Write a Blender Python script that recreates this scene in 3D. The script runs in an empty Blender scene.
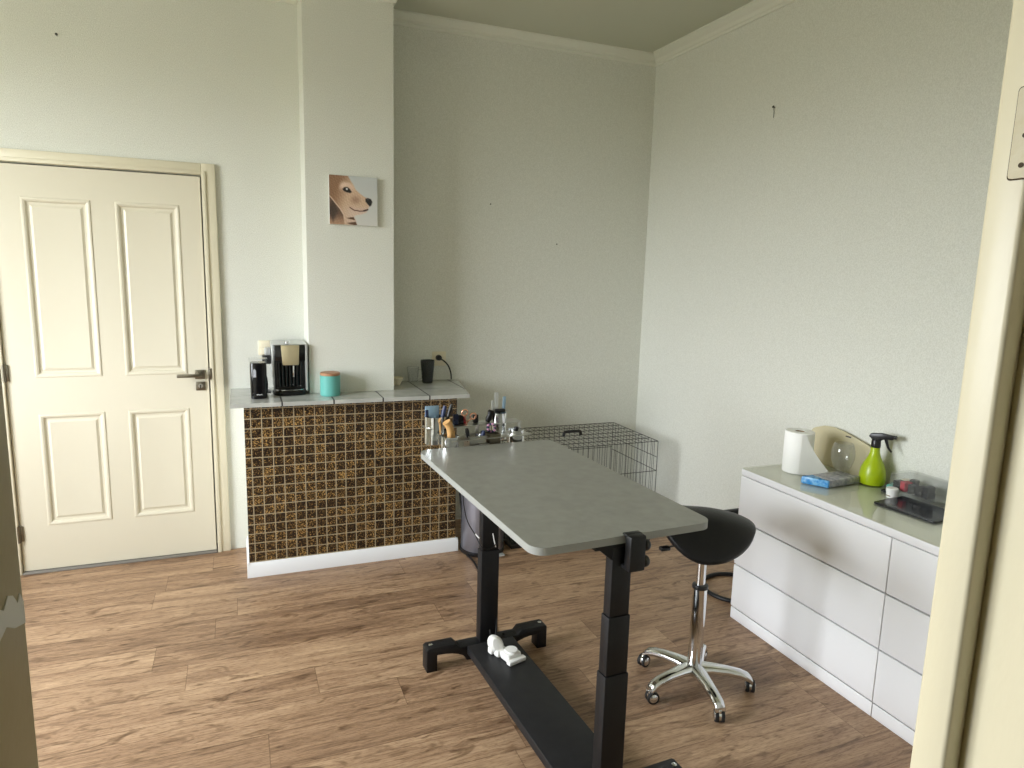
import bpy, bmesh, math, random
from mathutils import Vector, Matrix, Euler
random.seed(7)
C = bpy.context.scene.collection
PI = math.pi

# ------------------------------------------------------------------ materials
MATS = {}
def srgb(r, g, b):
    f = lambda c: (c/255/12.92) if c/255 <= .04045 else ((c/255+.055)/1.055)**2.4
    return (f(r), f(g), f(b), 1)
def mat(name, col, rough=.5, metal=0, spec=.5, trans=0, ior=1.45, coat=0, bump=None, var=None):
    if name in MATS: return MATS[name]
    m = bpy.data.materials.new(name); m.use_nodes = True
    nt = m.node_tree; b = nt.nodes['Principled BSDF']
    b.inputs['Base Color'].default_value = col
    b.inputs['Roughness'].default_value = rough; b.inputs['Metallic'].default_value = metal
    b.inputs['Specular IOR Level'].default_value = spec; b.inputs['IOR'].default_value = ior
    b.inputs['Transmission Weight'].default_value = trans; b.inputs['Coat Weight'].default_value = coat
    tc = nt.nodes.new('ShaderNodeTexCoord')
    def noise(scale, detail=3, stretch=None):
        n = nt.nodes.new('ShaderNodeTexNoise'); n.inputs['Scale'].default_value = scale; n.inputs['Detail'].default_value = detail
        if stretch:
            mp = nt.nodes.new('ShaderNodeMapping'); mp.inputs['Scale'].default_value = stretch
            nt.links.new(tc.outputs['Object'], mp.inputs[0]); nt.links.new(mp.outputs[0], n.inputs[0])
        else: nt.links.new(tc.outputs['Object'], n.inputs[0])
        return n
    if bump:
        n = noise(bump[0], 4, bump[2] if len(bump) > 2 else None)
        bp = nt.nodes.new('ShaderNodeBump'); bp.inputs['Strength'].default_value = bump[1]; bp.inputs['Distance'].default_value = .004
        nt.links.new(n.outputs[0], bp.inputs['Height']); nt.links.new(bp.outputs[0], b.inputs['Normal'])
    if var:     # (scale, second colour, contrast[, stretch])
        n = noise(var[0], 4, var[3] if len(var) > 3 else None)
        r = nt.nodes.new('ShaderNodeValToRGB')
        r.color_ramp.elements[0].position = .5-var[2]; r.color_ramp.elements[1].position = .5+var[2]
        r.color_ramp.elements[0].color = col; r.color_ramp.elements[1].color = var[1]
        nt.links.new(n.outputs[0], r.inputs[0]); nt.links.new(r.outputs[0], b.inputs['Base Color'])
    MATS[name] = m
    return m

def thin_clear(name, tint=(1, 1, 1, 1), gloss=.12, rough=.03, opaque=0., ocol=(1, 1, 1, 1)):
    m = bpy.data.materials.new(name); m.use_nodes = True; nt = m.node_tree; nt.nodes.clear()
    out = nt.nodes.new('ShaderNodeOutputMaterial'); t = nt.nodes.new('ShaderNodeBsdfTransparent'); t.inputs[0].default_value = tint
    g = nt.nodes.new('ShaderNodeBsdfGlossy'); g.inputs['Roughness'].default_value = rough
    lw = nt.nodes.new('ShaderNodeFresnel'); lw.inputs[0].default_value = 1.3+gloss
    mx = nt.nodes.new('ShaderNodeMixShader'); 
    ge = nt.nodes.new('ShaderNodeNewGeometry'); ff = nt.nodes.new('ShaderNodeMath'); ff.operation = 'SUBTRACT'; ff.inputs[0].default_value = 1
    nt.links.new(ge.outputs['Backfacing'], ff.inputs[1]); fm = nt.nodes.new('ShaderNodeMath'); fm.operation = 'MULTIPLY'
    nt.links.new(lw.outputs[0], fm.inputs[0]); nt.links.new(ff.outputs[0], fm.inputs[1]); nt.links.new(fm.outputs[0], mx.inputs[0])
    nt.links.new(t.outputs[0], mx.inputs[1]); nt.links.new(g.outputs[0], mx.inputs[2])
    last = mx
    if opaque:
        d = nt.nodes.new('ShaderNodeBsdfDiffuse'); d.inputs[0].default_value = ocol
        m2 = nt.nodes.new('ShaderNodeMixShader'); m2.inputs[0].default_value = opaque
        nt.links.new(mx.outputs[0], m2.inputs[1]); nt.links.new(d.outputs[0], m2.inputs[2]); last = m2
    nt.links.new(last.outputs[0], out.inputs[0]); MATS[name] = m
    return m

def N(nt, kind, **kw):
    n = nt.nodes.new(kind)
    for k, v in kw.items(): setattr(n, k, v)
    return n
def M_(nt, op, a, b=None, c=None):
    n = nt.nodes.new('ShaderNodeMath'); n.operation = op
    for i, v in enumerate((a, b, c)):
        if v is None: continue
        if isinstance(v, (int, float)): n.inputs[i].default_value = v
        else: nt.links.new(v, n.inputs[i])
    return n.outputs[0]

def floor_material():
    m = bpy.data.materials.new('oak_vinyl_planks'); m.use_nodes = True; nt = m.node_tree; L = nt.links.new
    b = nt.nodes['Principled BSDF']; tc = N(nt, 'ShaderNodeTexCoord'); sp = N(nt, 'ShaderNodeSeparateXYZ'); L(tc.outputs['Object'], sp.inputs[0])
    X, Y = sp.outputs[0], sp.outputs[1]
    yr = M_(nt, 'DIVIDE', M_(nt, 'ADD', Y, 5-2.519+.184*2), .184); row = M_(nt, 'FLOOR', yr)
    w1 = N(nt, 'ShaderNodeTexWhiteNoise', noise_dimensions='1D'); L(row, w1.inputs['W'])
    xr = M_(nt, 'DIVIDE', M_(nt, 'ADD', X, M_(nt, 'MULTIPLY', w1.outputs[0], 9.7)), 1.22); col = M_(nt, 'FLOOR', xr)
    cv = N(nt, 'ShaderNodeCombineXYZ'); L(col, cv.inputs[0]); L(row, cv.inputs[1])
    w2 = N(nt, 'ShaderNodeTexWhiteNoise', noise_dimensions='2D'); L(cv.outputs[0], w2.inputs['Vector'])
    rnd = w2.outputs[0]
    gv = N(nt, 'ShaderNodeCombineXYZ'); L(M_(nt, 'ADD', X, M_(nt, 'MULTIPLY', rnd, 37.)), gv.inputs[0]); L(Y, gv.inputs[1]); L(M_(nt, 'MULTIPLY', rnd, 11.), gv.inputs[2])
    def noise(sx, sy, scale, detail, dist=0., rough=.55):
        mp = N(nt, 'ShaderNodeMapping'); mp.inputs['Scale'].default_value = (sx, sy, 1); L(gv.outputs[0], mp.inputs[0])
        n = N(nt, 'ShaderNodeTexNoise'); n.inputs['Scale'].default_value = scale; n.inputs['Detail'].default_value = detail
        n.inputs['Distortion'].default_value = dist; n.inputs['Roughness'].default_value = rough
        L(mp.outputs[0], n.inputs[0]); return n.outputs[0]
    broad = noise(1.6, 11, 1., 4, .9)
    fine = noise(2.6, 90, 1., 8, .15, .82)
    speck = noise(34, 260, 1., 2)
    knot = noise(2.6, 9, 1.6, 2, 2.2)
    r = N(nt, 'ShaderNodeValToRGB'); e = r.color_ramp.elements
    e[0].position = .34; e[0].color = srgb(102, 77, 59); e[1].position = .70; e[1].color = srgb(196, 166, 134)
    q = r.color_ramp.elements.new(.52); q.color = srgb(158, 128, 101)
    mixv = M_(nt, 'ADD', M_(nt, 'MULTIPLY', broad, .46), M_(nt, 'ADD', M_(nt, 'MULTIPLY', fine, .60), M_(nt, 'MULTIPLY', M_(nt, 'SUBTRACT', rnd, .5), .09)))
    L(mixv, r.inputs[0])
    # dark pores and knots
    dk = N(nt, 'ShaderNodeValToRGB'); dk.color_ramp.elements[0].position = .27; dk.color_ramp.elements[1].position = .45
    dk.color_ramp.elements[0].color = (.45, .40, .36, 1); dk.color_ramp.elements[1].color = (1, 1, 1, 1); L(knot, dk.inputs[0])
    pr = N(nt, 'ShaderNodeValToRGB'); pr.color_ramp.elements[0].position = .36; pr.color_ramp.elements[1].position = .5
    pr.color_ramp.elements[0].color = (.66, .62, .58, 1); pr.color_ramp.elements[1].color = (1, 1, 1, 1); L(speck, pr.inputs[0])
    mm = N(nt, 'ShaderNodeMixRGB', blend_type='MULTIPLY'); mm.inputs[0].default_value = 1; L(r.outputs[0], mm.inputs[1]); L(dk.outputs[0], mm.inputs[2])
    m3 = N(nt, 'ShaderNodeMixRGB', blend_type='MULTIPLY'); m3.inputs[0].default_value = .8; L(mm.outputs[0], m3.inputs[1]); L(pr.outputs[0], m3.inputs[2])
    # seams
    fy = M_(nt, 'FRACT', yr); ey = M_(nt, 'MINIMUM', fy, M_(nt, 'SUBTRACT', 1., fy)); sy = M_(nt, 'LESS_THAN', ey, .0085)
    fx = M_(nt, 'FRACT', xr); ex = M_(nt, 'MINIMUM', fx, M_(nt, 'SUBTRACT', 1., fx)); sx = M_(nt, 'LESS_THAN', ex, .0013)
    seam = M_(nt, 'MAXIMUM', sy, sx)
    m4 = N(nt, 'ShaderNodeMixRGB', blend_type='MULTIPLY'); L(M_(nt, 'MULTIPLY', seam, .45), m4.inputs[0]); L(m3.outputs[0], m4.inputs[1]); m4.inputs[2].default_value = (.25, .2, .16, 1)
    L(m4.outputs[0], b.inputs['Base Color'])
    b.inputs['Roughness'].default_value = .42; b.inputs['Specular IOR Level'].default_value = .35
    bp = N(nt, 'ShaderNodeBump'); bp.inputs['Strength'].default_value = .18; bp.inputs['Distance'].default_value = .002
    L(M_(nt, 'SUBTRACT', fine, M_(nt, 'MULTIPLY', seam, .8)), bp.inputs['Height']); L(bp.outputs[0], b.inputs['Normal'])
    MATS['floor'] = m; return m

def mosaic_material():
    m = bpy.data.materials.new('brown_gold_mosaic'); m.use_nodes = True; nt = m.node_tree; L = nt.links.new
    b = nt.nodes['Principled BSDF']; tc = N(nt, 'ShaderNodeTexCoord'); sp = N(nt, 'ShaderNodeSeparateXYZ'); L(tc.outputs['Object'], sp.inputs[0])
    px = M_(nt, 'DIVIDE', M_(nt, 'ADD', sp.outputs[0], M_(nt, 'MULTIPLY', sp.outputs[1], 1.)), .0525)
    pz = M_(nt, 'DIVIDE', M_(nt, 'ADD', sp.outputs[2], -.081), .0513)
    cv = N(nt, 'ShaderNodeCombineXYZ'); L(M_(nt, 'FLOOR', px), cv.inputs[0]); L(M_(nt, 'FLOOR', pz), cv.inputs[1])
    w = N(nt, 'ShaderNodeTexWhiteNoise', noise_dimensions='2D'); L(cv.outputs[0], w.inputs['Vector'])
    n = N(nt, 'ShaderNodeTexNoise'); n.inputs['Scale'].default_value = 150; n.inputs['Detail'].default_value = 2; n.inputs['Roughness'].default_value = .7; L(tc.outputs['Object'], n.inputs[0])
    r = N(nt, 'ShaderNodeValToRGB'); e = r.color_ramp.elements
    e[0].position = .44; e[0].color = srgb(22, 15, 11); e[1].position = .65; e[1].color = srgb(186, 148, 88)
    q = e.new(.54); q.color = srgb(60, 42, 25)
    wa = M_(nt, 'POWER', w.outputs[0], 1.15)
    L(M_(nt, 'ADD', n.outputs[0], M_(nt, 'MULTIPLY', M_(nt, 'SUBTRACT', wa, .56), .085)), r.inputs[0])
    fx = M_(nt, 'FRACT', px); fz = M_(nt, 'FRACT', pz)
    ex = M_(nt, 'MINIMUM', fx, M_(nt, 'SUBTRACT', 1., fx)); ez = M_(nt, 'MINIMUM', fz, M_(nt, 'SUBTRACT', 1., fz))
    g = M_(nt, 'LESS_THAN', M_(nt, 'MINIMUM', ex, ez), .045)
    mx = N(nt, 'ShaderNodeMixRGB'); L(g, mx.inputs[0]); L(r.outputs[0], mx.inputs[1]); mx.inputs[2].default_value = srgb(164, 150, 122)
    L(mx.outputs[0], b.inputs['Base Color'])
    L(M_(nt, 'ADD', M_(nt, 'MULTIPLY', g, .5), .28), b.inputs['Roughness'])
    bp = N(nt, 'ShaderNodeBump'); bp.inputs['Strength'].default_value = .6; bp.inputs['Distance'].default_value = .002
    L(M_(nt, 'SUBTRACT', 1., g), bp.inputs['Height']); L(bp.outputs[0], b.inputs['Normal'])
    return m

def worktop_material():
    m = bpy.data.materials.new('grey_glazed_tile'); m.use_nodes = True; nt = m.node_tree; L = nt.links.new
    b = nt.nodes['Principled BSDF']; tc = N(nt, 'ShaderNodeTexCoord'); sp = N(nt, 'ShaderNodeSeparateXYZ'); L(tc.outputs['Object'], sp.inputs[0])
    px = M_(nt, 'DIVIDE', M_(nt, 'ADD', sp.outputs[0], 2.57-.195), .257); py = M_(nt, 'DIVIDE', M_(nt, 'ADD', sp.outputs[1], -3.80+2.6), .26)
    fx = M_(nt, 'FRACT', px); fy = M_(nt, 'FRACT', py)
    ex = M_(nt, 'MINIMUM', fx, M_(nt, 'SUBTRACT', 1., fx)); ey = M_(nt, 'MINIMUM', fy, M_(nt, 'SUBTRACT', 1., fy))
    g = M_(nt, 'LESS_THAN', M_(nt, 'MINIMUM', ex, M_(nt, 'ADD', ey, .008)), .015)
    n = N(nt, 'ShaderNodeTexNoise'); n.inputs['Scale'].default_value = 9; n.inputs['Detail'].default_value = 5; L(tc.outputs['Object'], n.inputs[0])
    r = N(nt, 'ShaderNodeValToRGB'); r.color_ramp.elements[0].color = srgb(150, 152, 148); r.color_ramp.elements[1].color = srgb(205, 206, 200); L(n.outputs[0], r.inputs[0])
    mx = N(nt, 'ShaderNodeMixRGB'); L(g, mx.inputs[0]); L(r.outputs[0], mx.inputs[1]); mx.inputs[2].default_value = srgb(44, 44, 42)
    L(mx.outputs[0], b.inputs['Base Color']); L(M_(nt, 'ADD', M_(nt, 'MULTIPLY', g, .6), .13), b.inputs['Roughness'])
    return m

WALL = mat('wallpaper', srgb(206, 207, 197), .72, spec=.25, bump=(300, .5, (1, 1, .6)), var=(260, srgb(223, 224, 216), .16, (1, 1, .7)))
HALL = mat('hall_wall_dimmed', srgb(150, 142, 122), .8)  # unseen hall walls, colour darkened to cut bounce onto the jamb
CEIL = mat('ceiling_paint', srgb(192, 194, 178), .9, spec=.1, bump=(60, .15))
CORN = mat('cornice_paint', srgb(217, 218, 207), .6, spec=.3)
CREAM = mat('cream_door_paint', srgb(210, 204, 185), .38, spec=.45, bump=(40, .05, (1, 1, .06)))
CASING = mat('casing_paint', srgb(214, 207, 184), .36, spec=.5)
JAMB = mat('jamb_gloss_paint', srgb(217, 209, 180), .38, spec=.55, bump=(22, .35, (1, 1, .35)))
WHITE = mat('white_skirting_paint', srgb(232, 234, 238), .4, spec=.4)
DRESS = mat('white_foil', srgb(236, 237, 240), .32, spec=.45)
GAP = mat('thread_grey_slot_shade', srgb(70, 70, 72), .8)  # the thread's own grey; also the painted dark of the hand slot
STEEL = mat('brushed_steel', srgb(190, 190, 186), .3, 1)
NICKEL = mat('dark_nickel', srgb(128, 122, 108), .34, 1)
CHROME = mat('chrome', srgb(226, 228, 230), .07, 1)
RUBBER = mat('black_rubber', srgb(26, 26, 27), .6)
BLACK = mat('black_powder_coat', srgb(22, 22, 24), .48, spec=.4, bump=(500, .08))
BOARD = mat('black_board', srgb(27, 27, 29), .5, spec=.4, var=(30, srgb(36, 36, 38), .3))
LEATHER = mat('black_leatherette', srgb(20, 20, 22), .42, spec=.4, bump=(260, .25))
PLASTIC = mat('black_plastic', srgb(24, 24, 26), .35)
GLOSSB = mat('gloss_black', srgb(14, 14, 16), .12)
LAMINATE = mat('stone_grey_laminate', srgb(134, 134, 127), .36, spec=.4, var=(26, srgb(145, 145, 138), .22))
EDGE = mat('grey_edge_band', srgb(150, 152, 148), .4)
WIRE = mat('black_wire', srgb(66, 66, 62), .45, .3)
CABLE = mat('cable_black', srgb(16, 16, 17), .5)
WPLA = mat('white_plastic', srgb(238, 238, 236), .35)
CREAMPLA = mat('cream_plastic', srgb(226, 218, 194), .4)
PAPER = mat('paper', srgb(244, 244, 241), .9, spec=.1, bump=(180, .2))
LIME = mat('lime_plastic', srgb(160, 182, 14), .3, spec=.5)
TEAL = mat('teal_enamel', srgb(98, 170, 162), .35)
WOOD = mat('light_wood', srgb(176, 132, 98), .5, var=(40, srgb(150, 106, 76), .3, (1, 8, 1)))
TAN = mat('tan_wood', srgb(214, 168, 110), .5)
BLUE = mat('blue_film', srgb(52, 140, 214), .25, var=(60, srgb(130, 190, 235), .12))
GREYFILM = mat('grey_print_film', srgb(120, 122, 132), .25, var=(45, srgb(176, 176, 178), .16))
NAVY = mat('navy_plastic', srgb(40, 52, 88), .4)
PALEBLUE = mat('pale_blue_plastic', srgb(150, 180, 205), .35)
ROSE = mat('rose_gold', srgb(236, 178, 150), .25, .8)
PINK = mat('pink_rubber', srgb(205, 150, 180), .5)
RED = mat('red_plastic', srgb(190, 40, 60), .4)
CHAMP = mat('champagne_panel', srgb(196, 184, 150), .35, .55)
SILVER = mat('silver_plastic', srgb(200, 202, 202), .3, .6)
BIN = mat('bin_steel', srgb(150, 150, 160), .34, .75)
CLEAR = thin_clear('clear_plastic', (.95, .955, .955, 1), .35, .04, .03, srgb(235, 238, 238))
FROST = thin_clear('frosted_clear', (.92, .92, .92, 1), .2, .2, .18, srgb(235, 235, 235))
AMBER = thin_clear('beige_translucent', (.86, .82, .68, 1), .2, .2, .62, srgb(222, 214, 184))
TOPGLASS = thin_clear('glass_sheet', (.955, .958, .915, 1), .3, .03)
GLASS = thin_clear('window_glass', (1, 1, 1, 1), .15)
SMOKE = thin_clear('smoked_mesh', (.42, .43, .43, 1), .2, .15, .55, srgb(74, 77, 77))
FLOOR = floor_material(); MOSAIC = mosaic_material(); TILE = worktop_material()

# ------------------------------------------------------------------ mesh builder
class MB:
    def __init__(s): s.bm = bmesh.new(); s.mats = []
    def mi(s, m):
        if m not in s.mats: s.mats.append(m)
        return s.mats.index(m)
    def _merge(s, b2, m, mtx=None):
        if mtx is not None: b2.transform(mtx)
        i = s.mi(m); vm = {}
        for v in b2.verts: vm[v] = s.bm.verts.new(v.co)
        for f in b2.faces:
            try: nf = s.bm.faces.new([vm[v] for v in f.verts]); nf.material_index = i
            except ValueError: pass
        b2.free()
    def box(s, lo, hi, m, bev=0, rot=None, seg=2):
        b = bmesh.new(); c = [(a+d)/2 for a, d in zip(lo, hi)]; z = [abs(d-a) for a, d in zip(lo, hi)]
        bmesh.ops.create_cube(b, size=1, matrix=Matrix.Diagonal((*z, 1)))
        if bev: bmesh.ops.bevel(b, geom=b.edges[:], offset=min(bev, min(z)*.49), segments=seg, affect='EDGES', profile=.5)
        mt = Matrix.Translation(c)
        if rot: mt = mt @ Euler(rot).to_matrix().to_4x4()
        s._merge(b, m, mt); return s
    def cyl(s, p0, p1, r0, m, r1=None, n=24, cap=True, bev=0):
        p0, p1 = Vector(p0), Vector(p1); d = p1-p0; b = bmesh.new()
        bmesh.ops.create_cone(b, cap_ends=cap, segments=n, radius1=r0, radius2=r0 if r1 is None else r1, depth=d.length)
        if bev:
            ed = [e for e in b.edges if len(e.link_faces) == 2 and any(len(f.verts) > 4 for f in e.link_faces)]
            bmesh.ops.bevel(b, geom=ed, offset=bev, segments=2, affect='EDGES', profile=.5)
        q = Vector((0, 0, 1)).rotation_difference(d.normalized())
        s._merge(b, m, Matrix.Translation((p0+p1)/2) @ q.to_matrix().to_4x4()); return s
    def lathe(s, prof, m, c=(0, 0, 0), n=32, mtx=None, sq=None):
        b = bmesh.new(); rings = []
        for r, z in prof:
            if r < 1e-6: rings.append([b.verts.new((0, 0, z))])
            else:
                ring = []
                for k in range(n):
                    a = 2*PI*k/n; x, y = math.cos(a), math.sin(a)
                    if sq:
                        e = 2/sq; x, y = math.copysign(abs(x)**e, x), math.copysign(abs(y)**e, y)
                    ring.append(b.verts.new((r*x, r*y, z)))
                rings.append(ring)
        for A, B in zip(rings, rings[1:]):
            for k in range(n):
                k2 = (k+1) % n
                if len(A) == 1 and len(B) == 1: continue
                if len(A) == 1: b.faces.new((A[0], B[k2], B[k]))
                elif len(B) == 1: b.faces.new((A[k], A[k2], B[0]))
                else: b.faces.new((A[k], A[k2], B[k2], B[k]))
        bmesh.ops.recalc_face_normals(b, faces=b.faces[:])
        mt = Matrix.Translation(c)
        if mtx is not None: mt = mt @ mtx
        s._merge(b, m, mt); return s
    def tube(s, pts, r, m, n=8, closed=False, smooth=0):
        P = [Vector(p) for p in pts]
        if smooth:
            Q = []; cnt = len(P); rng = range(cnt) if closed else range(cnt-1)
            for i in rng:
                p0 = P[(i-1) % cnt] if closed or i > 0 else P[i]; p1 = P[i]; p2 = P[(i+1) % cnt]; p3 = P[(i+2) % cnt] if closed or i+2 < cnt else p2
                for k in range(smooth):
                    t = k/smooth
                    Q.append(.5*((2*p1)+(p2-p0)*t+(2*p0-5*p1+4*p2-p3)*t*t+(3*p1-p0-3*p2+p3)*t**3))
            if not closed: Q.append(P[-1])
            P = Q
        R = r if isinstance(r, (list, tuple)) else None
        b = bmesh.new(); rings = []; up = None; cnt = len(P)
        for i, p in enumerate(P):
            if closed: d = P[(i+1) % cnt]-P[i-1]
            else: d = P[min(i+1, cnt-1)]-P[max(i-1, 0)]
            d.normalize()
            if up is None:
                up = Vector((0, 0, 1)) if abs(d.z) < .9 else Vector((1, 0, 0))
            sd = d.cross(up); sd.normalize(); up = sd.cross(d); up.normalize()
            rr = r if R is None else (R[0]+(R[1]-R[0])*i/(cnt-1))
            rings.append([b.verts.new(p+rr*(math.cos(2*PI*k/n)*sd+math.sin(2*PI*k/n)*up)) for k in range(n)])
        pairs = list(zip(rings, rings[1:]))+([(rings[-1], rings[0])] if closed else [])
        for A, B in pairs:
            for k in range(n): b.faces.new((A[k], A[(k+1) % n], B[(k+1) % n], B[k]))
        if not closed: b.faces.new(rings[0][::-1]); b.faces.new(rings[-1])
        bmesh.ops.recalc_face_normals(b, faces=b.faces[:])
        s._merge(b, m); return s
    def prism(s, poly, a0, a1, m, axis='y', bev=0, mtx=None):
        """poly in the plane perpendicular to axis: axis y -> (x,z), axis z -> (x,y), axis x -> (y,z)"""
        b = bmesh.new()
        def pt(u, v, w): return {'y': (u, w, v), 'z': (u, v, w), 'x': (w, u, v)}[axis]
        A = [b.verts.new(pt(u, v, a0)) for u, v in poly]; B = [b.verts.new(pt(u, v, a1)) for u, v in poly]
        b.faces.new(A); b.faces.new(B[::-1])
        for i in range(len(poly)): j = (i+1) % len(poly); b.faces.new((A[j], A[i], B[i], B[j]))
        bmesh.ops.recalc_face_normals(b, faces=b.faces[:])
        if bev:
            ed = [e for e in b.edges if any(len(f.verts) > 4 or True for f in e.link_faces) and (e.calc_face_angle(0) > .6)]
            bmesh.ops.bevel(b, geom=ed, offset=bev, segments=2, affect='EDGES', profile=.5)
        s._merge(b, m, mtx); return s
    def face(s, pts, m):
        f = s.bm.faces.new([s.bm.verts.new(p) for p in pts]); f.material_index = s.mi(m); return s
    def build(s, name, parent=None, smooth=35):
        me = bpy.data.meshes.new(name); s.bm.normal_update(); s.bm.to_mesh(me); s.bm.free()
        for m in s.mats: me.materials.append(m)
        if smooth:
            for p in me.polygons: p.use_smooth = True
            me.set_sharp_from_angle(angle=math.radians(smooth))
        o = bpy.data.objects.new(name, me); C.objects.link(o)
        if parent is not None: o.parent = parent
        return o

def tag(o, label, cat, group=None):
    o['label'] = label; o['category'] = cat
    if group: o['group'] = group
    return o
def thing(name, label, cat, loc=(0, 0, 0), rz=0, group=None):
    o = bpy.data.objects.new(name, None); C.objects.link(o); o.location = loc; o.rotation_euler = (0, 0, rz)
    o.empty_display_size = .05
    return tag(o, label, cat, group)
def struct(o):
    o['kind'] = 'structure'; return o
def copy_tree(o, parent=None):
    c = o.copy(); C.objects.link(c)
    if parent is not None: c.parent = parent
    for ch in list(o.children): copy_tree(ch, c)
    return c
def rrect(x0, y0, x1, y1, r, n=6):
    P = []
    for cx, cy, a0 in ((x1-r, y1-r, 0), (x0+r, y1-r, 90), (x0+r, y0+r, 180), (x1-r, y0+r, 270)):
        for k in range(n+1):
            a = math.radians(a0+90*k/n); P.append((cx+r*math.cos(a), cy+r*math.sin(a)))
    return P

# ------------------------------------------------------------------ room
XL, XR, YF, YBL, YBR, ZC = -2.6, 2.64, .52, 4.05, 4.11, 3.06
PX0, PX1, PY = .352, .815, 3.80
struct(MB().box((-3.0, -2.0, -.1), (3.0, 4.4, 0), FLOOR).build('floor', smooth=0))
struct(MB().box((-3.0, -2.0, ZC), (3.0, 4.4, ZC+.1), CEIL).build('ceiling', smooth=0))
LX0, LX1, LZ = -1.083, -.152, 2.080        # door opening
b = MB()
b.box((XL-.2, YBL, 0), (LX0, YBL+.25, ZC), WALL).box((LX1, YBL, 0), (PX0+.2, YBL+.25, ZC), WALL).box((LX0, YBL, LZ), (LX1, YBL+.25, ZC), WALL)
b.box((PX0+.2, YBR, 0), (XR+.2, YBR+.19, ZC), WALL)
b.box((LX0, YBL+.12, 0), (LX1, YBL+.25, LZ), WALL)
struct(b.build('wall_back', smooth=0))
struct(MB().box((PX0, PY, .0), (PX1, YBR+.02, ZC), WALL).build('wall_pillar', smooth=0))
struct(MB().box((XR, .3, 0), (XR+.2, YBR+.1, ZC), WALL).build('wall_right', smooth=0))
WY0, WY1, WZ0, WZ1 = 1.25, 3.15, .90, 2.65
b = MB()
b.box((XL-.2, .3, 0), (XL, YBL+.1, WZ0), WALL).box((XL-.2, .3, WZ1), (XL, YBL+.1, ZC), WALL)
b.box((XL-.2, .3, WZ0), (XL, WY0, WZ1), WALL).box((XL-.2, WY1, WZ0), (XL, YBL+.1, WZ1), WALL)
struct(b.build('wall_left', smooth=0))
DX0, DX1, DZ = -.16, .795, 2.10            # doorway in the front wall
b = MB()
b.box((XL, .30, 0), (DX0-.03, YF, ZC), WALL).box((DX1+.03, .30, 0), (XR, YF, ZC), WALL).box((DX0-.03, .30, DZ+.03), (DX1+.03, YF, ZC), WALL)
struct(b.build('wall_front', smooth=0))
struct(MB().box((-1.1, -1.6, 0), (-1.0, .30, ZC), HALL).build('wall_hall_left', smooth=0))  # unseen hall walls, added to keep sky light out behind the camera
struct(MB().box((1.5, -1.6, 0), (1.6, .30, ZC), HALL).build('wall_hall_right', smooth=0))
struct(MB().box((-1.1, -1.7, 0), (1.6, -1.6, ZC), HALL).build('wall_hall_back', smooth=0))

# window on the left wall
b = MB(); x0, x1 = XL-.13, XL-.07
for (y0, y1, z0, z1) in ((WY0, WY0+.06, WZ0, WZ1), (WY1-.06, WY1, WZ0, WZ1), (WY0, WY1, WZ0, WZ0+.06), (WY0, WY1, WZ1-.06, WZ1), ((WY0+WY1)/2-.03, (WY0+WY1)/2+.03, WZ0, WZ1)):
    b.box((x0, y0, z0), (x1, y1, z1), WHITE, .004)
w = struct(b.build('window_1'))
MB().box((x0+.025, WY0+.05, WZ0+.05), (x0+.031, WY1-.05, WZ1-.05), GLASS).build('pane', w, 0)
MB().box((XL-.07, WY0-.03, WZ0-.03), (XL+.08, WY1+.03, WZ0+.0), WHITE, .006).build('window_sill', w)

# cornices
def cornice(name, p0, p1, nrm, prot, h=.072, e0=0, e1=0):
    """crown moulding from p0 to p1, nrm points into the room; e0/e1 extend (mitre) each end per unit of protrusion"""
    p0, p1, nv = Vector(p0), Vector(p1), Vector(nrm); d = (p1-p0).normalized()
    prof = [(0, -h), (.010, -h), (.014, -h+.012), (.022, -h+.016), (.40*prot, -h*.55), (.46*prot, -h*.50), (.52*prot, -h*.46), (.86*prot, -.016), (.9*prot, -.012), (prot, -.010), (prot, 0), (0, 0)]
    b = bmesh.new(); A = []; B = []
    for u, z in prof:
        A.append(b.verts.new(p0+nv*u-d*(e0*u)+Vector((0, 0, ZC+z)))); B.append(b.verts.new(p1+nv*u+d*(e1*u)+Vector((0, 0, ZC+z))))
    b.faces.new(A); b.faces.new(B[::-1])
    for i in range(len(prof)): j = (i+1) % len(prof); b.faces.new((A[j], A[i], B[i], B[j]))
    bmesh.ops.recalc_face_normals(b, faces=b.faces[:])
    m = MB(); m._merge(b, CORN); return struct(m.build(name, smooth=25))
cornice('trim_1', (PX1, YBR, 0), (XR, YBR, 0), (0, -1, 0), .055, .066, -1, -1)
cornice('trim_2', (XR, YBR, 0), (XR, YF, 0), (-1, 0, 0), .075, .066, -1, -1)
cornice('trim_3', (XL, YBL, 0), (PX0, YBL, 0), (0, -1, 0), .055, .066, -1, -1)
cornice('trim_4', (PX0, YBL, 0), (PX0, PY, 0), (-1, 0, 0), .045, .066, -1, 1)
cornice('trim_5', (PX0, PY, 0), (PX1, PY, 0), (0, -1, 0), .045, .066, 1, 1)
cornice('trim_6', (PX1, PY, 0), (PX1, YBR, 0), (1, 0, 0), .045, .066, 1, -1)
# threshold under the closed door
struct(MB().box((LX0, YBL-.035, 0), (LX1, YBL+.1, .010), mat('threshold_grey', srgb(120, 116, 110), .5), .003).build('trim_7'))
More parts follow.
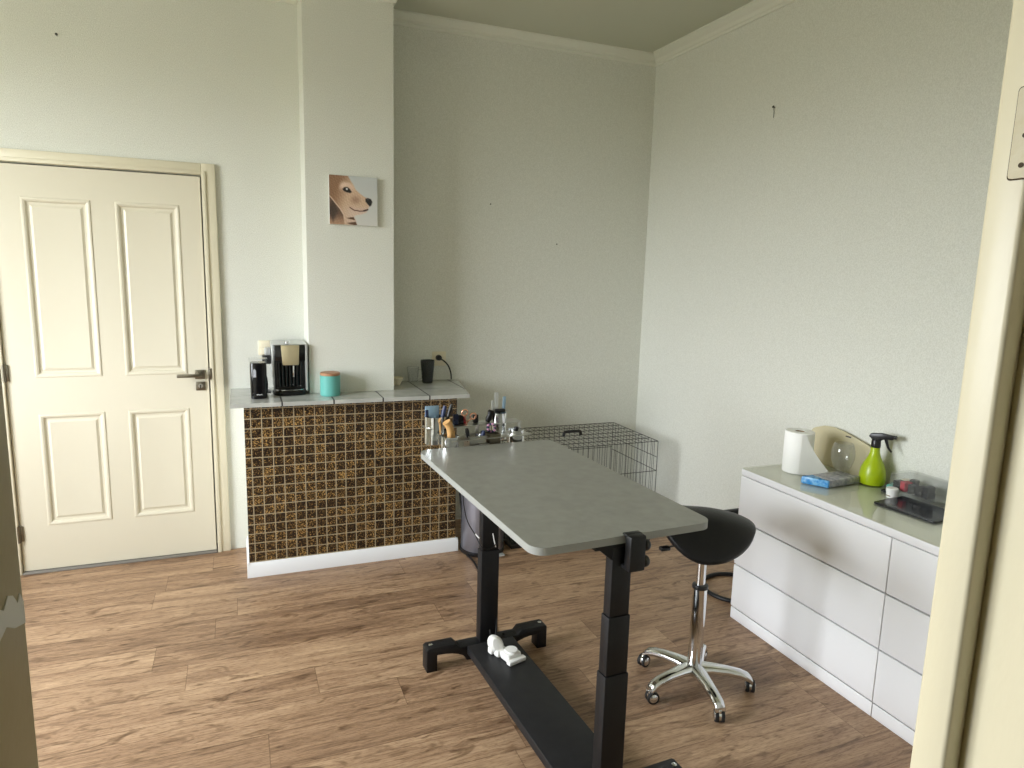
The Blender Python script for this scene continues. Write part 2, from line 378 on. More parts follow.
# casing round the door
b = MB(); cy0, cy1 = YBL-.022, YBL+.01
for (xa, xb, za, zb) in ((LX1+.002, -.082, 0, 2.141), (-1.155, LX0-.002, 0, 2.141), (LX0-.002, LX1+.002, LZ+.002, 2.141)):
    b.box((xa, cy0, za), (xb, cy1, zb), CASING, .004)
b.box((LX1+.002, cy0-.008, 0), (LX1+.022, cy0+.002, LZ+.022), CASING, .003).box((LX0-.022, cy0-.008, 0), (LX0-.002, cy0+.002, LZ+.022), CASING, .003)
b.box((LX0-.002, cy0-.008, LZ+.002), (LX1+.002, cy0+.002, LZ+.022), CASING, .003)
struct(b.build('trim_8'))

# ------------------------------------------------------------------ panelled door
def panel_door():
    m = MB(); yf, yb = YBL-.012, YBL+.028
    xs = [LX0+.003, -.957, -.663, -.556, -.262, LX1-.006]; zs = [.014, .252, .845, 1.033, 1.922, LZ-.007]
    for i in range(5):
        for j in range(5):
            xa, xb, za, zb = xs[i], xs[i+1], zs[j], zs[j+1]
            if i in (1, 3) and j in (1, 3):
                prev = None
                for ins, dy in ((0, 0), (.003, -.004), (.010, -.005), (.018, -.002), (.024, .007), (.034, .008), (.046, .002), (.050, .0025)):
                    ring = [(xa+ins, yf+dy, za+ins), (xb-ins, yf+dy, za+ins), (xb-ins, yf+dy, zb-ins), (xa+ins, yf+dy, zb-ins)]
                    if prev:
                        for k in range(4): m.face((prev[k], prev[(k+1) % 4], ring[(k+1) % 4], ring[k]), CREAM)
                    prev = ring
                m.face(prev, CREAM)
            else: m.face(((xa, yf, za), (xb, yf, za), (xb, yf, zb), (xa, yf, zb)), CREAM)
    x0, x1, z0, z1 = xs[0], xs[-1], zs[0], zs[-1]
    m.face(((x0, yb, z0), (x0, yb, z1), (x1, yb, z1), (x1, yb, z0)), CREAM)
    m.face(((x0, yf, z0), (x0, yf, z1), (x0, yb, z1), (x0, yb, z0)), CREAM); m.face(((x1, yf, z0), (x1, yb, z0), (x1, yb, z1), (x1, yf, z1)), CREAM)
    m.face(((x0, yf, z1), (x1, yf, z1), (x1, yb, z1), (x0, yb, z1)), CREAM); m.face(((x0, yf, z0), (x0, yb, z0), (x1, yb, z0), (x1, yf, z0)), CREAM)
    bmesh.ops.remove_doubles(m.bm, verts=m.bm.verts[:], dist=1e-5); bmesh.ops.recalc_face_normals(m.bm, faces=m.bm.faces[:])
    d = struct(m.build('door_1', smooth=12))
    h = MB(); h.box((-.226, yf-.009, 1.003), (-.176, yf, 1.053), NICKEL, .003)
    h.cyl((-.201, yf-.008, 1.028), (-.201, yf-.05, 1.028), .010, NICKEL)
    h.box((-.312, yf-.058, 1.019), (-.190, yf-.044, 1.037), NICKEL, .004)
    hd = h.build('door_handle', d); hd['label'] = 'dark nickel lever handle on a square rose'
    k = MB(); k.box((-.224, yf-.009, .940), (-.176, yf, .988), NICKEL, .003).cyl((-.200, yf-.009, .966), (-.200, yf-.012, .966), .012, STEEL).box((-.2025, yf-.0135, .952), (-.1975, yf-.010, .972), RUBBER)
    k.build('lock_plate', d)
    s = MB(); s.box((LX1-.002, yf-.02, 1.00), (LX1+.012, yf-.004, 1.062), NICKEL, .002).build('strike_plate', d)
    for z in (.22, 1.06, 1.85):
        hg = MB(); hg.cyl((LX0-.002, yf-.012, z-.045), (LX0-.002, yf-.012, z+.045), .008, NICKEL, n=16)
        hg.box((LX0-.002, yf-.008, z-.04), (LX0+.016, yf-.001, z+.04), NICKEL, .001); hg.build('hinge', d)
    return d
panel_door()

# doorway the camera looks through: jambs with rebate
b = MB()
b.box((.767, .481, 0), (.83, .523, DZ), JAMB, .005, seg=3)
b.box((.795, .29, 0), (.83, .485, DZ), JAMB, .004)
j = struct(b.build('trim_9'))
LEAF = mat('painted_over_steel', srgb(186, 175, 138), .4, bump=(60, .3)); SLOT = mat('recess_shade_screw_brown', srgb(70, 58, 38), .8)  # brown rim round the leaf paints its recess shade; screws share it
hp = MB(); hp.prism(rrect(.474, 1.732, .500, 1.824, .004, 3), .7640, .7675, LEAF, axis='x').prism(rrect(.4725, 1.7305, .5020, 1.8255, .004, 3), .7662, .7676, SLOT, axis='x')
for z in (1.745, 1.775, 1.805): hp.cyl((.7642, .4875, z), (.7632, .4875, z), .0027, SLOT, n=14)
hp = hp.build('hinge_leaf', j); hp['label'] = 'hinge leaf painted over, three dark screws'
chipm = mat('bare_white_chip', srgb(226, 226, 222), .7)
JAMB_SHADED = mat('jamb_paint_shaded', srgb(166, 155, 119), .4, bump=(30, .2))  # jamb paint again, darkened so the colour carries the unlit side's shade
b = MB(); b.box((-.20, .29, 0), (-.141, .523, DZ), JAMB_SHADED, .005, seg=3)
j2 = struct(b.build('trim_10'))
chip = [(.440, 1.398), (.462, 1.391), (.480, 1.394), (.496, 1.385), (.517, 1.378), (.517, 1.394), (.511, 1.402), (.505, 1.398), (.497, 1.407), (.488, 1.411), (.478, 1.406), (.466, 1.413), (.440, 1.416)]
MB().prism(chip, -.1412, -.1402, chipm, axis='x').build('paint_chip', j2)
struct(MB().box((-.20, .29, DZ), (.83, .535, DZ+.06), JAMB, .005).build('trim_11'))

# nails and marks on the walls
for (loc, nv, lab) in (((-.753, YBL, 2.68), (0, -1, 0), 'small dark nail high on the wall above the door'),
                       ((XR, 2.962, 2.505), (-1, 0, 0), 'small nail with a short thread on the right wall'),
                       ((1.487, YBR, 2.034), (0, -1, 0), 'tiny nail left of the middle of the bare back wall'),
                       ((1.952, YBR, 1.808), (0, -1, 0), 'tiny nail right of the middle of the bare back wall')):
    t = thing('wall_nail', lab, 'nail', loc)
    nv = Vector(nv); big = 'tiny' not in lab
    m = MB(); m.cyl((0, 0, 0), nv*.012+Vector((0, 0, .004)), .002 if big else .0012, WIRE, n=8).cyl(nv*.012+Vector((0, 0, .004)), nv*.015+Vector((0, 0, .005)), .006 if big else .004, WIRE, n=10)
    m.build('shank', t)
    if 'thread' in lab: MB().tube([nv*.010+Vector((0, 0, .002)), nv*.006+Vector((0, -.002, -.02)), nv*.004+Vector((0, .001, -.05))], .0012, GAP, 6).build('thread', t)

# ------------------------------------------------------------------ bar with mosaic front
t = thing('tiled_bar', 'low bar with a brown and gold mosaic tile front and white skirting', 'bar', (0, 0, 0))
MB().prism([(.012, 3.645), (1.140, 3.645), (1.140, YBL-.002), (.822, YBL-.002), (.822, 3.793), (.345, 3.793), (.345, YBL-.002), (.012, YBL-.002)], 0, .9195, WALL, axis='z').build('carcass', t, 0)
MB().box((.0125, 3.632, .060), (1.1405, 3.644, .9195), MOSAIC, .001).build('mosaic_panel', t, 0)
m = MB()
prof = [(0, 0), (.014, 0), (.014, .064), (.010, .070), (.006, .078), (0, .078)]
m.prism([(3.632-u, z) for u, z in prof], .001, 1.154, WHITE, axis='x')
m.prism([(.012-u*.8, z) for u, z in prof], 3.620, YBL-.026, WHITE, axis='y').prism([(1.141+u, z) for u, z in prof], 3.620, YBL, WHITE, axis='y')
m.build('skirting', t)
m = MB()
poly = [(-.05, 3.575), (1.195, 3.575), (1.285, YBR), (PX1, YBR), (PX1, PY), (PX0, PY), (PX0, YBL), (-.05, YBL)]
m.prism(poly, .920, .941, TILE, axis='z')
tag(m.build('worktop', smooth=0), 'grey glazed tile worktop on the mosaic bar', 'worktop')

# ------------------------------------------------------------------ canvas picture of a dog
def sstep(a, b, x):
    t = max(0, min(1, (x-a)/(b-a))); return t*t*(3-2*t)
def inside(poly, u, v):
    r = False; j = len(poly)-1
    for i in range(len(poly)):
        (xi, yi), (xj, yj) = poly[i], poly[j]
        if (yi > v) != (yj > v) and u < (xj-xi)*(v-yi)/(yj-yi)+xi: r = not r
        j = i
    return r
def pdist(poly, u, v, closed=True):
    d = 9
    for i in range(len(poly) if closed else len(poly)-1):
        (ax, ay), (bx, by) = poly[i], poly[(i+1) % len(poly)]
        L = (bx-ax)**2+(by-ay)**2; k = max(0, min(1, ((u-ax)*(bx-ax)+(v-ay)*(by-ay))/L)) if L else 0
        d = min(d, math.hypot(u-ax-k*(bx-ax), v-ay-k*(by-ay)))
    return d
def sd(poly, u, v): d = pdist(poly, u, v); return d if inside(poly, u, v) else -d
HEAD = [(-.1, -.1), (.34, -.1), (.42, .05), (.50, .17), (.55, .27), (.64, .345), (.74, .41), (.80, .425), (.86, .44), (.895, .50), (.875, .57), (.83, .60), (.80, .665), (.77, .73), (.66, .775), (.54, .80), (.50, .84), (.55, .90), (.57, 1.1), (-.1, 1.1)]
EAR = [(-.1, .36), (.02, .44), (.12, .56), (.22, .68), (.29, .80), (.31, 1.1), (-.1, 1.1)]
NOSE = [(.745, .445), (.80, .425), (.865, .445), (.893, .50), (.872, .57), (.84, .60), (.80, .56), (.75, .50)]
EYE = [(.27, .275), (.31, .235), (.37, .228), (.42, .262), (.465, .325), (.43, .345), (.36, .335), (.30, .31)]
COLLAR = [(.33, .84), (.50, .82), (.57, .98), (.57, 1.1), (.33, 1.1)]
def dog(u, v):
    def mix(a, b, k): return tuple(x+(y-x)*k for x, y in zip(a, b))
    c = mix((188, 192, 192), (204, 203, 198), v)
    h = math.sin(u*61+v*37)*math.sin(u*23-v*71)*.5+math.sin(u*140+v*90)*.3
    fur = mix((142, 108, 82), (200, 170, 144), sstep(.10, .46, u+.35*(v-.3)))
    fur = mix(fur, (208, 184, 168), sstep(.52, .75, v)*sstep(.2, .5, u))
    fur = mix(fur, (150, 116, 96), .7*sstep(.13, .0, math.hypot((u-.54)*.8, v-.48)))
    fur = mix(fur, (224, 196, 174), .7*sstep(.13, .02, math.hypot(u-.30, (v-.20))))
    h2 = math.sin((u-.9*v)*95+3*math.sin(v*14))*math.sin((u+v)*31); fur = tuple(x+h*8+h2*9 for x in fur)
    c = mix(c, fur, sstep(-.012, .018, sd(HEAD, u, v)))
    ear = mix((104, 80, 66), (168, 134, 108), sstep(.75, .98, v)); ear = mix(ear, (72, 58, 50), sstep(.16, .05, abs(u-.07)+abs(v-.72)*.5))
    ear = tuple(x+h*12 for x in ear)
    c = mix(c, ear, sstep(-.01, .015, sd(EAR, u, v)))
    c = mix(c, (225, 200, 178), .8*sstep(.018, .004, pdist(EAR[:6], u, v, False))*sstep(1., .7, v))
    c = mix(c, (92, 66, 48), sstep(-.005, .02, sd(COLLAR, u, v))*sstep(.42, .52, u+.1*math.sin(v*60)))
    c = mix(c, (238, 210, 190), .8*sstep(.07, .02, abs(math.hypot((u-.36)*.9, v-.285)-.105))*sstep(.36, .2, v)*.6)
    c = mix(c, (26, 20, 18), sstep(-.012, .012, sd(EYE, u, v)))
    c = mix(c, (240, 240, 240), sstep(.026, .012, math.hypot(u-.362, v-.268)))
    c = mix(c, (24, 22, 24), sstep(-.01, .012, sd(NOSE, u, v)))
    c = mix(c, (90, 88, 92), .6*sstep(.03, .008, math.hypot(u-.80, v-.455)))
    c = mix(c, (84, 50, 40), sstep(.016, .005, pdist([(.42, .64), (.50, .69), (.62, .705), (.72, .70), (.80, .665)], u, v, False)))
    c = mix(c, (50, 26, 24), sstep(.022, .008, pdist([(.71, .695), (.79, .668)], u, v, False)))
    return c
def canvas():
    t = thing('canvas_print', 'small square canvas photo of a tan dog in profile on the pillar', 'picture', (.596, PY, 1.976))
    W, D = .127, .020
    pm = bpy.data.materials.new('printed_canvas'); pm.use_nodes = True; nt = pm.node_tree
    a = nt.nodes.new('ShaderNodeVertexColor'); a.layer_name = 'print'; nt.links.new(a.outputs[0], nt.nodes['Principled BSDF'].inputs['Base Color'])
    nt.nodes['Principled BSDF'].inputs['Roughness'].default_value = .6
    MB().box((-W, -D, -W), (W, -.001, W), mat('canvas_edge', srgb(214, 214, 208), .7), .002).build('stretcher', t)
    n = 84; me = bpy.data.meshes.new('print'); V = []; F = []
    for j in range(n+1):
        for i in range(n+1): V.append(((-W+.001)+(2*W-.002)*i/n, -D-.0006, (W-.001)-(2*W-.002)*j/n))
    for j in range(n):
        for i in range(n): k = j*(n+1)+i; F.append((k, k+n+1, k+n+2, k+1))
    me.from_pydata(V, [], F); ca = me.color_attributes.new('print', 'FLOAT_COLOR', 'POINT')
    for j in range(n+1):
        for i in range(n+1): ca.data[j*(n+1)+i].color = srgb(*[max(0, min(255, x)) for x in dog(i/n, j/n)])
    me.materials.append(pm); o = bpy.data.objects.new('print', me); C.objects.link(o); o.parent = t
canvas()

# ------------------------------------------------------------------ things on the bar
ZT = .941
t = thing('coffee_machine', 'black espresso machine with a champagne front panel on the bar worktop', 'coffee machine', (.252, 3.765, ZT))
m = MB(); m.box((-.080, .035, .012), (.080, .262, .285), PLASTIC, .012)
for k in range(7): m.cyl((-.056+k*.0185, .034, .045), (-.056+k*.0185, .034, .185), .009, GLOSSB, n=12)
m.box((-.080, .008, .19), (.080, .06, .285), GLOSSB, .01); m.build('body', t)
MB().box((.078, .012, .020), (.091, .260, .286), SILVER, .004).build('side_panel', t)
MB().box((-.090, .03, .10), (-.079, .26, .286), SILVER, .004).build('side_panel', t)
m = MB(); m.prism([(-.046, .284), (.048, .284), (.044, .172), (-.038, .172)], -.001, .012, CHAMP, axis='y', bev=.003); m.build('front_panel', t)
MB().box((-.083, .012, .284), (.084, .262, .289), SILVER, .004).build('top_cover', t)
MB().cyl((-.012, .03, .292), (-.012, .03, .306), .013, CHROME, n=20).build('knob', t)
m = MB(); m.lathe([(0, 0), (.088, 0), (.090, .006), (.090, .022), (.084, .030), (0, .030)], GLOSSB, (0, .07, 0), 40, sq=3.2)
m.lathe([(0, .0305), (.078, .0305), (.078, .033), (0, .033)], CHROME, (0, .066, 0), 40, sq=3.2); m.build('drip_tray', t)
m = MB(); m.box((.014, .022, .10), (.022, .033, .17), CHROME, .003).box((.012, .020, .165), (.030, .04, .195), PLASTIC, .004).build('spout', t)
m = MB(); m.box((-.142, .10, 0), (-.096, .18, .005), PLASTIC, .002).tube([(-.118, .11, .004), (-.116, .11, .05), (-.120, .10, .095)], .006, PLASTIC, 8, smooth=5).build('carafe_bracket', t)
m = MB(); m.box((-.136, .11, .165), (-.090, .17, .215), PLASTIC, .008).box((-.122, .14, .20), (-.092, .2, .255), SILVER, .006).build('side_dial', t)
t.scale = (1, 1, .945)
t = thing('milk_container', 'slim black milk container with a clear lid left of the coffee machine', 'milk container', (.090, 3.725, ZT))
MB().lathe([(0, 0), (.036, 0), (.040, .004), (.041, .05), (.041, .178), (.038, .188), (0, .188)], GLOSSB, n=40, sq=4).build('body', t)
MB().lathe([(.039, .186), (.043, .188), (.044, .196), (.046, .208), (.0, .210)], CLEAR, n=40, sq=4).build('lid', t)
MB().prism([(-.026, .115), (-.012, .115), (-.012, .150), (-.020, .160), (-.026, .152)], -.0418, -.0412, mat('level_window', srgb(176, 178, 186), .2), axis='y').build('level_window', t)
def text_mesh(body, size, m, name, parent, loc, rot, ext=.0004):
    cu = bpy.data.curves.new('lettering_curve', 'FONT'); cu.body = body; cu.size = size; cu.extrude = ext; cu.align_x = 'CENTER'
    o = bpy.data.objects.new('lettering_tmp', cu); C.objects.link(o)
    dg = bpy.context.evaluated_depsgraph_get(); me = bpy.data.meshes.new_from_object(o.evaluated_get(dg))
    bpy.data.objects.remove(o); me.materials.clear(); me.materials.append(m)
    q = bpy.data.objects.new(name, me); C.objects.link(q); q.parent = parent; q.location = loc; q.rotation_euler = rot; return q
text_mesh('PHILIPS', .0085, WPLA, 'logo', t, (.002, -.0416, .021), (PI/2, 0, 0))
t = thing('storage_canister', 'round turquoise canister with a wooden lid in front of the pillar', 'canister', (.452, 3.722, ZT))
MB().lathe([(0, 0), (.048, 0), (.052, .004), (.053, .012), (.053, .108), (.051, .110), (0, .110)], TEAL, n=48).build('body', t)
MB().lathe([(0, .109), (.050, .109), (.0525, .112), (.0525, .122), (.050, .125), (0, .125)], WOOD, n=48).build('lid', t)
t = thing('cream_bowl', 'small cream bowl half hidden behind the pillar on the bar', 'bowl', (.868, 3.97, ZT))
MB().lathe([(0, 0), (.020, 0), (.022, .004), (.040, .046), (.038, .046), (.018, .006), (0, .006)], CREAMPLA, n=32).build('basin', t)
t = thing('drinking_glass', 'clear drinking glass beside the black tumbler on the bar', 'glass', (.977, 4.01, ZT))
MB().lathe([(0, 0), (.026, 0), (.029, .004), (.037, .100), (.0355, .100), (.026, .012), (0, .012)], CLEAR, n=32).build('bowl', t)
MB().tube([(.035, 0, .085), (.055, -.01, .075), (.052, -.01, .035), (.030, 0, .02)], .004, CLEAR, 8, smooth=5).build('ear', t)
t = thing('tumbler', 'dark ribbed tumbler on the bar below the power socket', 'tumbler', (1.067, 4.01, ZT))
prof = [(0, 0), (.029, 0), (.031, .004)]
for k in range(11): z = .008+k*.0115; r = .031+.0115*z/.14; prof += [(r, z), (r+.0012, z+.004), (r+.0012, z+.008)]
prof += [(.0425, .140), (.0405, .140), (.028, .010), (0, .010)]
MB().lathe(prof, SMOKE, n=36).build('cup', t)
t = thing('power_socket', 'cream wall socket above the right end of the bar worktop', 'socket', (1.166, YBR, 1.076))
MB().box((-.045, -.010, -.045), (.045, 0, .045), CREAMPLA, .004).build('plate', t)
MB().lathe([(.0, 0), (.021, 0), (.024, .003), (.020, .004), (.018, .003)], CREAMPLA, (-.004, -.0095, .008), 28, Matrix.Rotation(PI/2, 4, 'X')).build('socket_well', t)
t = thing('power_lead', 'black plug and cord hanging from the cream wall socket to the bar', 'cord', (1.160, YBR, 1.084))
MB().cyl((0, -.0112, 0), (0, -.042, 0), .019, PLASTIC, .016, 20, bev=.003).build('plug', t)
m = MB(); m.tube([(.004, -.036, -.004), (.030, -.040, -.020), (.058, -.036, -.050), (.078, -.025, -.095), (.086, -.012, -.1395)], .0045, CABLE, 8, smooth=6); m.build('cord', t)
t = thing('wall_switch', 'cream double switch plate on the wall behind the coffee machine', 'switch', (.146, YBL, 1.167))
MB().box((-.044, -.010, -.042), (.044, 0, .042), CREAMPLA, .004).build('plate', t)
for z in (-.019, .019): MB().box((-.034, -.014, z-.016), (.034, -.009, z+.016), CREAMPLA, .003).build('rocker', t)

# ------------------------------------------------------------------ grooming table
TA = math.radians(2.41)
t = thing('grooming_table', 'grey topped height adjustable grooming table on two black telescopic legs', 'table', (.936, 2.516, 0), TA)
HT = .91; W2 = .289; YA, YB_ = .079, -.977
m = MB(); P = rrect(-.282, YB_, .312, YA, .045, 8)
m.prism(P, HT-.022, HT, LAMINATE, axis='z')
for f in m.bm.faces:
    if abs(f.normal.z) < .5 and len(f.verts) == 4: f.material_index = m.mi(EDGE)
top = m.build('tabletop', t)
def foot(y, sgn):
    m = MB(); P = [(-.273, .0), (-.273, .098), (-.262, .104), (-.150, .104), (-.132, .084), (.132, .084), (.150, .104), (.262, .104), (.273, .098), (.273, 0), (.228, 0), (.228, .070)]
    for k in range(1, 7):
        a = PI/2*k/6; P.append((.228-.130*math.sin(a)*.98, .070-.050*(1-math.cos(a))))
    P += [(.075, .018), (-.075, .018)]
    for k in range(6, 0, -1):
        a = PI/2*k/6; P.append((-.228+.130*math.sin(a)*.98, .070-.050*(1-math.cos(a))))
    P += [(-.228, .070), (-.228, 0)]
    m.prism(P, y-.030, y+.030, BLACK, axis='y', bev=.003)
    f = m.build('foot', t)
    for x in (-.250, .250): MB().lathe([(0, 0), (.0085, 0), (.0085, .003), (.005, .0045), (0, .0045)], CHROME, (x, y, .1042), 16).build('bolt', f)
    return f
for y in (0, -.950):
    foot(y, 1)
    l = MB().box((-.040, y-.024, .0845), (.040, y+.024, .485), BLACK, .004).build('leg', t)
    MB().box((-.0365, y-.021, .485), (.0365, y+.021, .665), BLACK, .004).build('middle_stage', l)
    MB().box((-.033, y-.018, .665), (.033, y+.018, .874), BLACK, .004).build('upper_stage', l)
    br = MB(); br.box((-.09, y-.018, .872), (.09, y+.018, .8875), BLACK, .002)
    br.prism([(-.075, .873), (.075, .873), (.034, .838), (-.034, .838)], y-.016, y+.016, BLACK, axis='y').build('top_bracket', t)
MB().box((-.035, -.93, .850), (.035, -.02, .872), BLACK, .003).build('crossbar', t)
MB().box((-.100, -.921, .050), (.108, -.031, .086), BOARD, .003).build('base_board', t)

t = thing('arm_clamp', 'black clamp gripping the near edge of the grey table', 'clamp', (.936, 2.516, 0), TA)
m = MB(); yc = YB_-.002
m.box((-.006, yc-.034, .814), (.046, yc-.004, .917), BLACK, .005).box((-.006, yc-.014, .9112), (.046, yc+.010, .917), BLACK, .002).box((-.006, yc-.014, .814), (.046, yc+.016, .826), BLACK, .004)
m.build('jaw', t)
for z in (.836, .884): MB().lathe([(0, 0), (.014, 0), (.017, .004), (.017, .012), (.013, .018), (0, .018)], PLASTIC, (.045, yc-.019, z), 12, Matrix.Rotation(PI/2, 4, 'Y')).build('knob', t)
m = MB(); m.cyl((.020, yc+.010, .822), (.020, yc+.010, .8875), .006, STEEL, n=12).build('screw', t)

t = thing('power_adapter', 'white plug and adapter lying on the black base board of the table', 'adapter', (.962, 2.36, .0865), math.radians(16))
m = MB(); m.box((-.032, -.060, 0), (.036, .000, .034), WPLA, .009).lathe([(0, .033), (.027, .033), (.025, .041), (0, .042)], WPLA, (.004, -.030, 0), 28).box((-.038, -.078, 0), (.046, -.052, .018), WPLA, .005).box((-.040, .000, 0), (.012, .030, .028), WPLA, .006); m.build('adapter_block', t)
m = MB(); m.lathe([(0, 0), (.026, .002), (.030, .012), (.029, .026), (.020, .040), (.008, .044), (0, .044)], WPLA, (-.020, .055, .032), 28, Euler((1.15, -.45, 0)).to_matrix().to_4x4() @ Matrix.Diagonal((1, 1.35, 1, 1))); m.box((-.050, .030, 0), (-.022, .060, .030), WPLA, .008); m.build('plug', t)
m = MB(); m.tube([(.000, .070, .045), (.025, .10, .075), (.045, .13, .09), (.030, .15, .07), (.012, .125, .035), (.02, .10, .003)], .003, CABLE, 8, smooth=6); m.build('cord', t)
t = thing('leg_cable', 'thin black cable looping from under the table past its far leg', 'cable', (.936, 2.516, 0), TA)
m = MB(); m.tube([(-.045, .010, .868), (-.075, .02, .82), (-.105, .03, .74), (-.09, .03, .62), (-.055, .01, .545), (-.043, -.028, .51), (-.01, -.029, .495), (.03, -.029, .52)], .0022, CABLE, 6, smooth=6); m.build('cord', t)
MB().tube([(.006, -.0275, .560), (.012, -.028, .53), (.020, -.0275, .500)], .002, WPLA, 6).build('cable_tie', t)
MB().tube([(-.058, .006, .555), (-.046, -.01, .54)], .003, WPLA, 6).build('cable_tie', t)

# ------------------------------------------------------------------ tool rack behind the table
RA = math.radians(5)
rk = thing('tool_rack', 'stainless steel grooming tool rack hooked to the far table edge', 'rack', (.93, 2.668, 0), RA)
def ring_plate(m, x0, x1, y0, y1, z, th=.004): m.box((x0, y0, z-th), (x1, y1, z), STEEL, .001)
m = MB(); ring_plate(m, -.222, .215, .004, .075, .978); m.build('upper_shelf', rk)
m = MB(); ring_plate(m, -.145, .225, -.07, .012, .936); m.build('lower_shelf', rk)
for x in (-.13, .0, .20): MB().box((x-.008, .004, .90), (x+.008, .007, .978), STEEL, .001).build('upright', rk)
m = MB(); m.box((-.02, -.083, .9115), (.02, .005, .915), STEEL, .001).box((-.02, -.02, .87), (.02, -.0165, .9125), STEEL, .001); m.build('edge_hook', rk)
def cup(x, y, r, z0, z1, nm='cup'):
    m = MB(); m.lathe([(0, z0), (r-.003, z0), (r, z0+.003), (r, z1), (r-.002, z1), (r-.002, z0+.006), (0, z0+.006)], CHROME, (x, y, 0), 32); return m.build(nm, rk)
def tray(x0, x1, y0, y1, z0, z1, STEEL=STEEL):
    m = MB(); w = .002
    m.box((x0, y0, z0), (x1, y1, z0+w), STEEL).box((x0, y0, z0), (x0+w, y1, z1), STEEL).box((x1-w, y0, z0), (x1, y1, z1), STEEL).box((x0, y0, z0), (x1, y0+w, z1), STEEL).box((x0, y1-w, z0), (x1, y1, z1), STEEL)
    return m.build('tray', rk)
cup(-.180, .040, .042, .905, 1.022); cup(.118, .036, .033, .90, 1.018)
cup(-.138, -.030, .038, .868, .950); cup(.168, -.032, .036, .868, .954)
tray(.028, .080, -.062, -.010, .868, .948, NICKEL); tray(-.060, .015, -.058, .004, .876, .944)
def local(x, y, z):  # rack-local to world
    return (.93+x*math.cos(RA)-y*math.sin(RA), 2.668+x*math.sin(RA)+y*math.cos(RA), z)
def tool(name, label, cat, x, y, z, tilt, build, group=None):
    o = thing(name, label, cat, local(x, y, z), RA, group); o.rotation_euler = (tilt[0], tilt[1], RA); build(o); return o
def comb(o, c):
    m = MB(); m.box((-.006, -.001, 0), (.006, .001, .085), c, .001)
    for k in range(14): m.box((.006, -.0007, .004+k*.0056), (.022, .0007, .0066+k*.0056), c)
    m.build('comb_body', o)
def scissors_loop(o):
    m = MB()
    for sx in (-1, 1):
        m.tube([(sx*.021+.0135*math.cos(a), 0, .050+.0135*math.sin(a)-(.007*sx)) for a in [2*PI*k/20 for k in range(20)]],   .0036, ROSE, 8, closed=True)
        m.tube([(sx*.016, 0, .036-.007*sx), (sx*.004, 0, .020), (-sx*.002, 0, 0)], .003, ROSE, 8)
    m.build('blades', o)
def handle(o, c, r=.007, h=.085):
    m = MB(); m.lathe([(0, 0), (r*.7, .002), (r, h*.3), (r*.8, h*.6), (r*1.1, h*.85), (r*.8, h), (0, h)], c, n=14); m.build('grip', o)
G1 = 'tools in the left steel cup'
tool('trimmer_brush', 'navy brush handle leaning in the middle of the left steel cup', 'brush', -.162, .048, .915, (0, .22, 0), lambda o: handle(o, NAVY, .009, .150), G1)
tool('trimmer_brush', 'black brush handle leaning furthest right in the left steel cup', 'brush', -.152, .034, .915, (0, .30, 0), lambda o: handle(o, PLASTIC, .008, .160), G1)
tool('nail_file', 'blue flat file upright at the left rim of the left steel cup', 'file', -.205, .045, .915, (0, -.05, 0), lambda o: MB().box((-.007, -.002, 0), (.007, .002, .135), NAVY, .002).build('blade', o), G1)
tool('plastic_sleeve', 'pale blue plastic sleeve standing behind the tools in the left cup', 'sleeve', -.19, .066, .915, (0, 0, 0), lambda o: MB().box((-.022, -.0015, 0), (.040, .0015, .146), PALEBLUE, .001).build('sheet', o), G1)
def wooden_brush(o):
    m = MB(); m.tube([(0, 0, 0), (.004, 0, .06), (.002, 0, .105), (-.014, 0, .135)], [.009, .018], TAN, 14, smooth=4).tube([(.024, .004, 0), (.018, .004, .06), (.004, .002, .11)], [.008, .014], TAN, 12, smooth=4); m.build('grip', o)
tool('wooden_brush', 'tan wooden handled brush in the front left tray of the rack', 'brush', -.138, -.026, .8745, (0, 0, 0), wooden_brush)
tool('thinning_scissors', 'rose gold scissors standing loops up behind the rack tray', 'scissors', -.045, .016, .9785, (.25, .12, 0), scissors_loop)
G2 = 'steel combs in the right steel cup'
for x, tl, lab in ((.098, -.06, 'broad'), (.110, -.02, 'middle'), (.138, .05, 'slim blue')):
    c = PALEBLUE if 'blue' in lab else SILVER
    tool('steel_comb', {'broad': 'grey steel comb furthest left in the right steel cup', 'middle': 'tallest grey steel comb in the right steel cup', 'slim blue': 'pale blue comb furthest right in the right steel cup'}[lab], 'comb', x, .042, .9065, (0, tl, 0),
         lambda o, c=c, h={'broad': .165, 'middle': .200, 'slim blue': .180}[lab]: (MB().box((-.009 if h > .17 else -.006, -.0015, 0), (.009 if h == .2 else .006, .0015, h), c, .001).build('blade', o)), G2)
tool('clipper', 'black hair clipper lying across the top of the right steel cup', 'clipper', .118, .026, 1.0205, (0, 0, 0),
     lambda o: (MB().box((-.026, -.010, 0), (.022, .008, .016), PLASTIC, .006).build('housing', o), MB().box((.022, -.008, .004), (.040, .006, .010), STEEL, .001).build('blade_head', o)))
def hairtie(o):
    m = MB()
    for k in range(12):
        a = 2*PI*k/12; m.lathe([(0, -.006), (.006, -.003), (.007, 0), (.006, .003), (0, .006)], PINK if k % 2 else NAVY, (.017*math.cos(a), .003*math.sin(3*a), .022+.017*math.sin(a)), 10)
    m.build('beads', o)
tool('beaded_scrunchie', 'pink and navy beaded tie in the middle of the rack', 'hair tie', .044, -.036, .949, (0, .2, 0), hairtie)
tool('slicker_brush', 'black brush head lying behind the pink beaded tie', 'brush', .062, .035, .9785, (0, .35, 0), lambda o: handle(o, PLASTIC, .014, .055))
G3 = 'small tools in the rack trays'
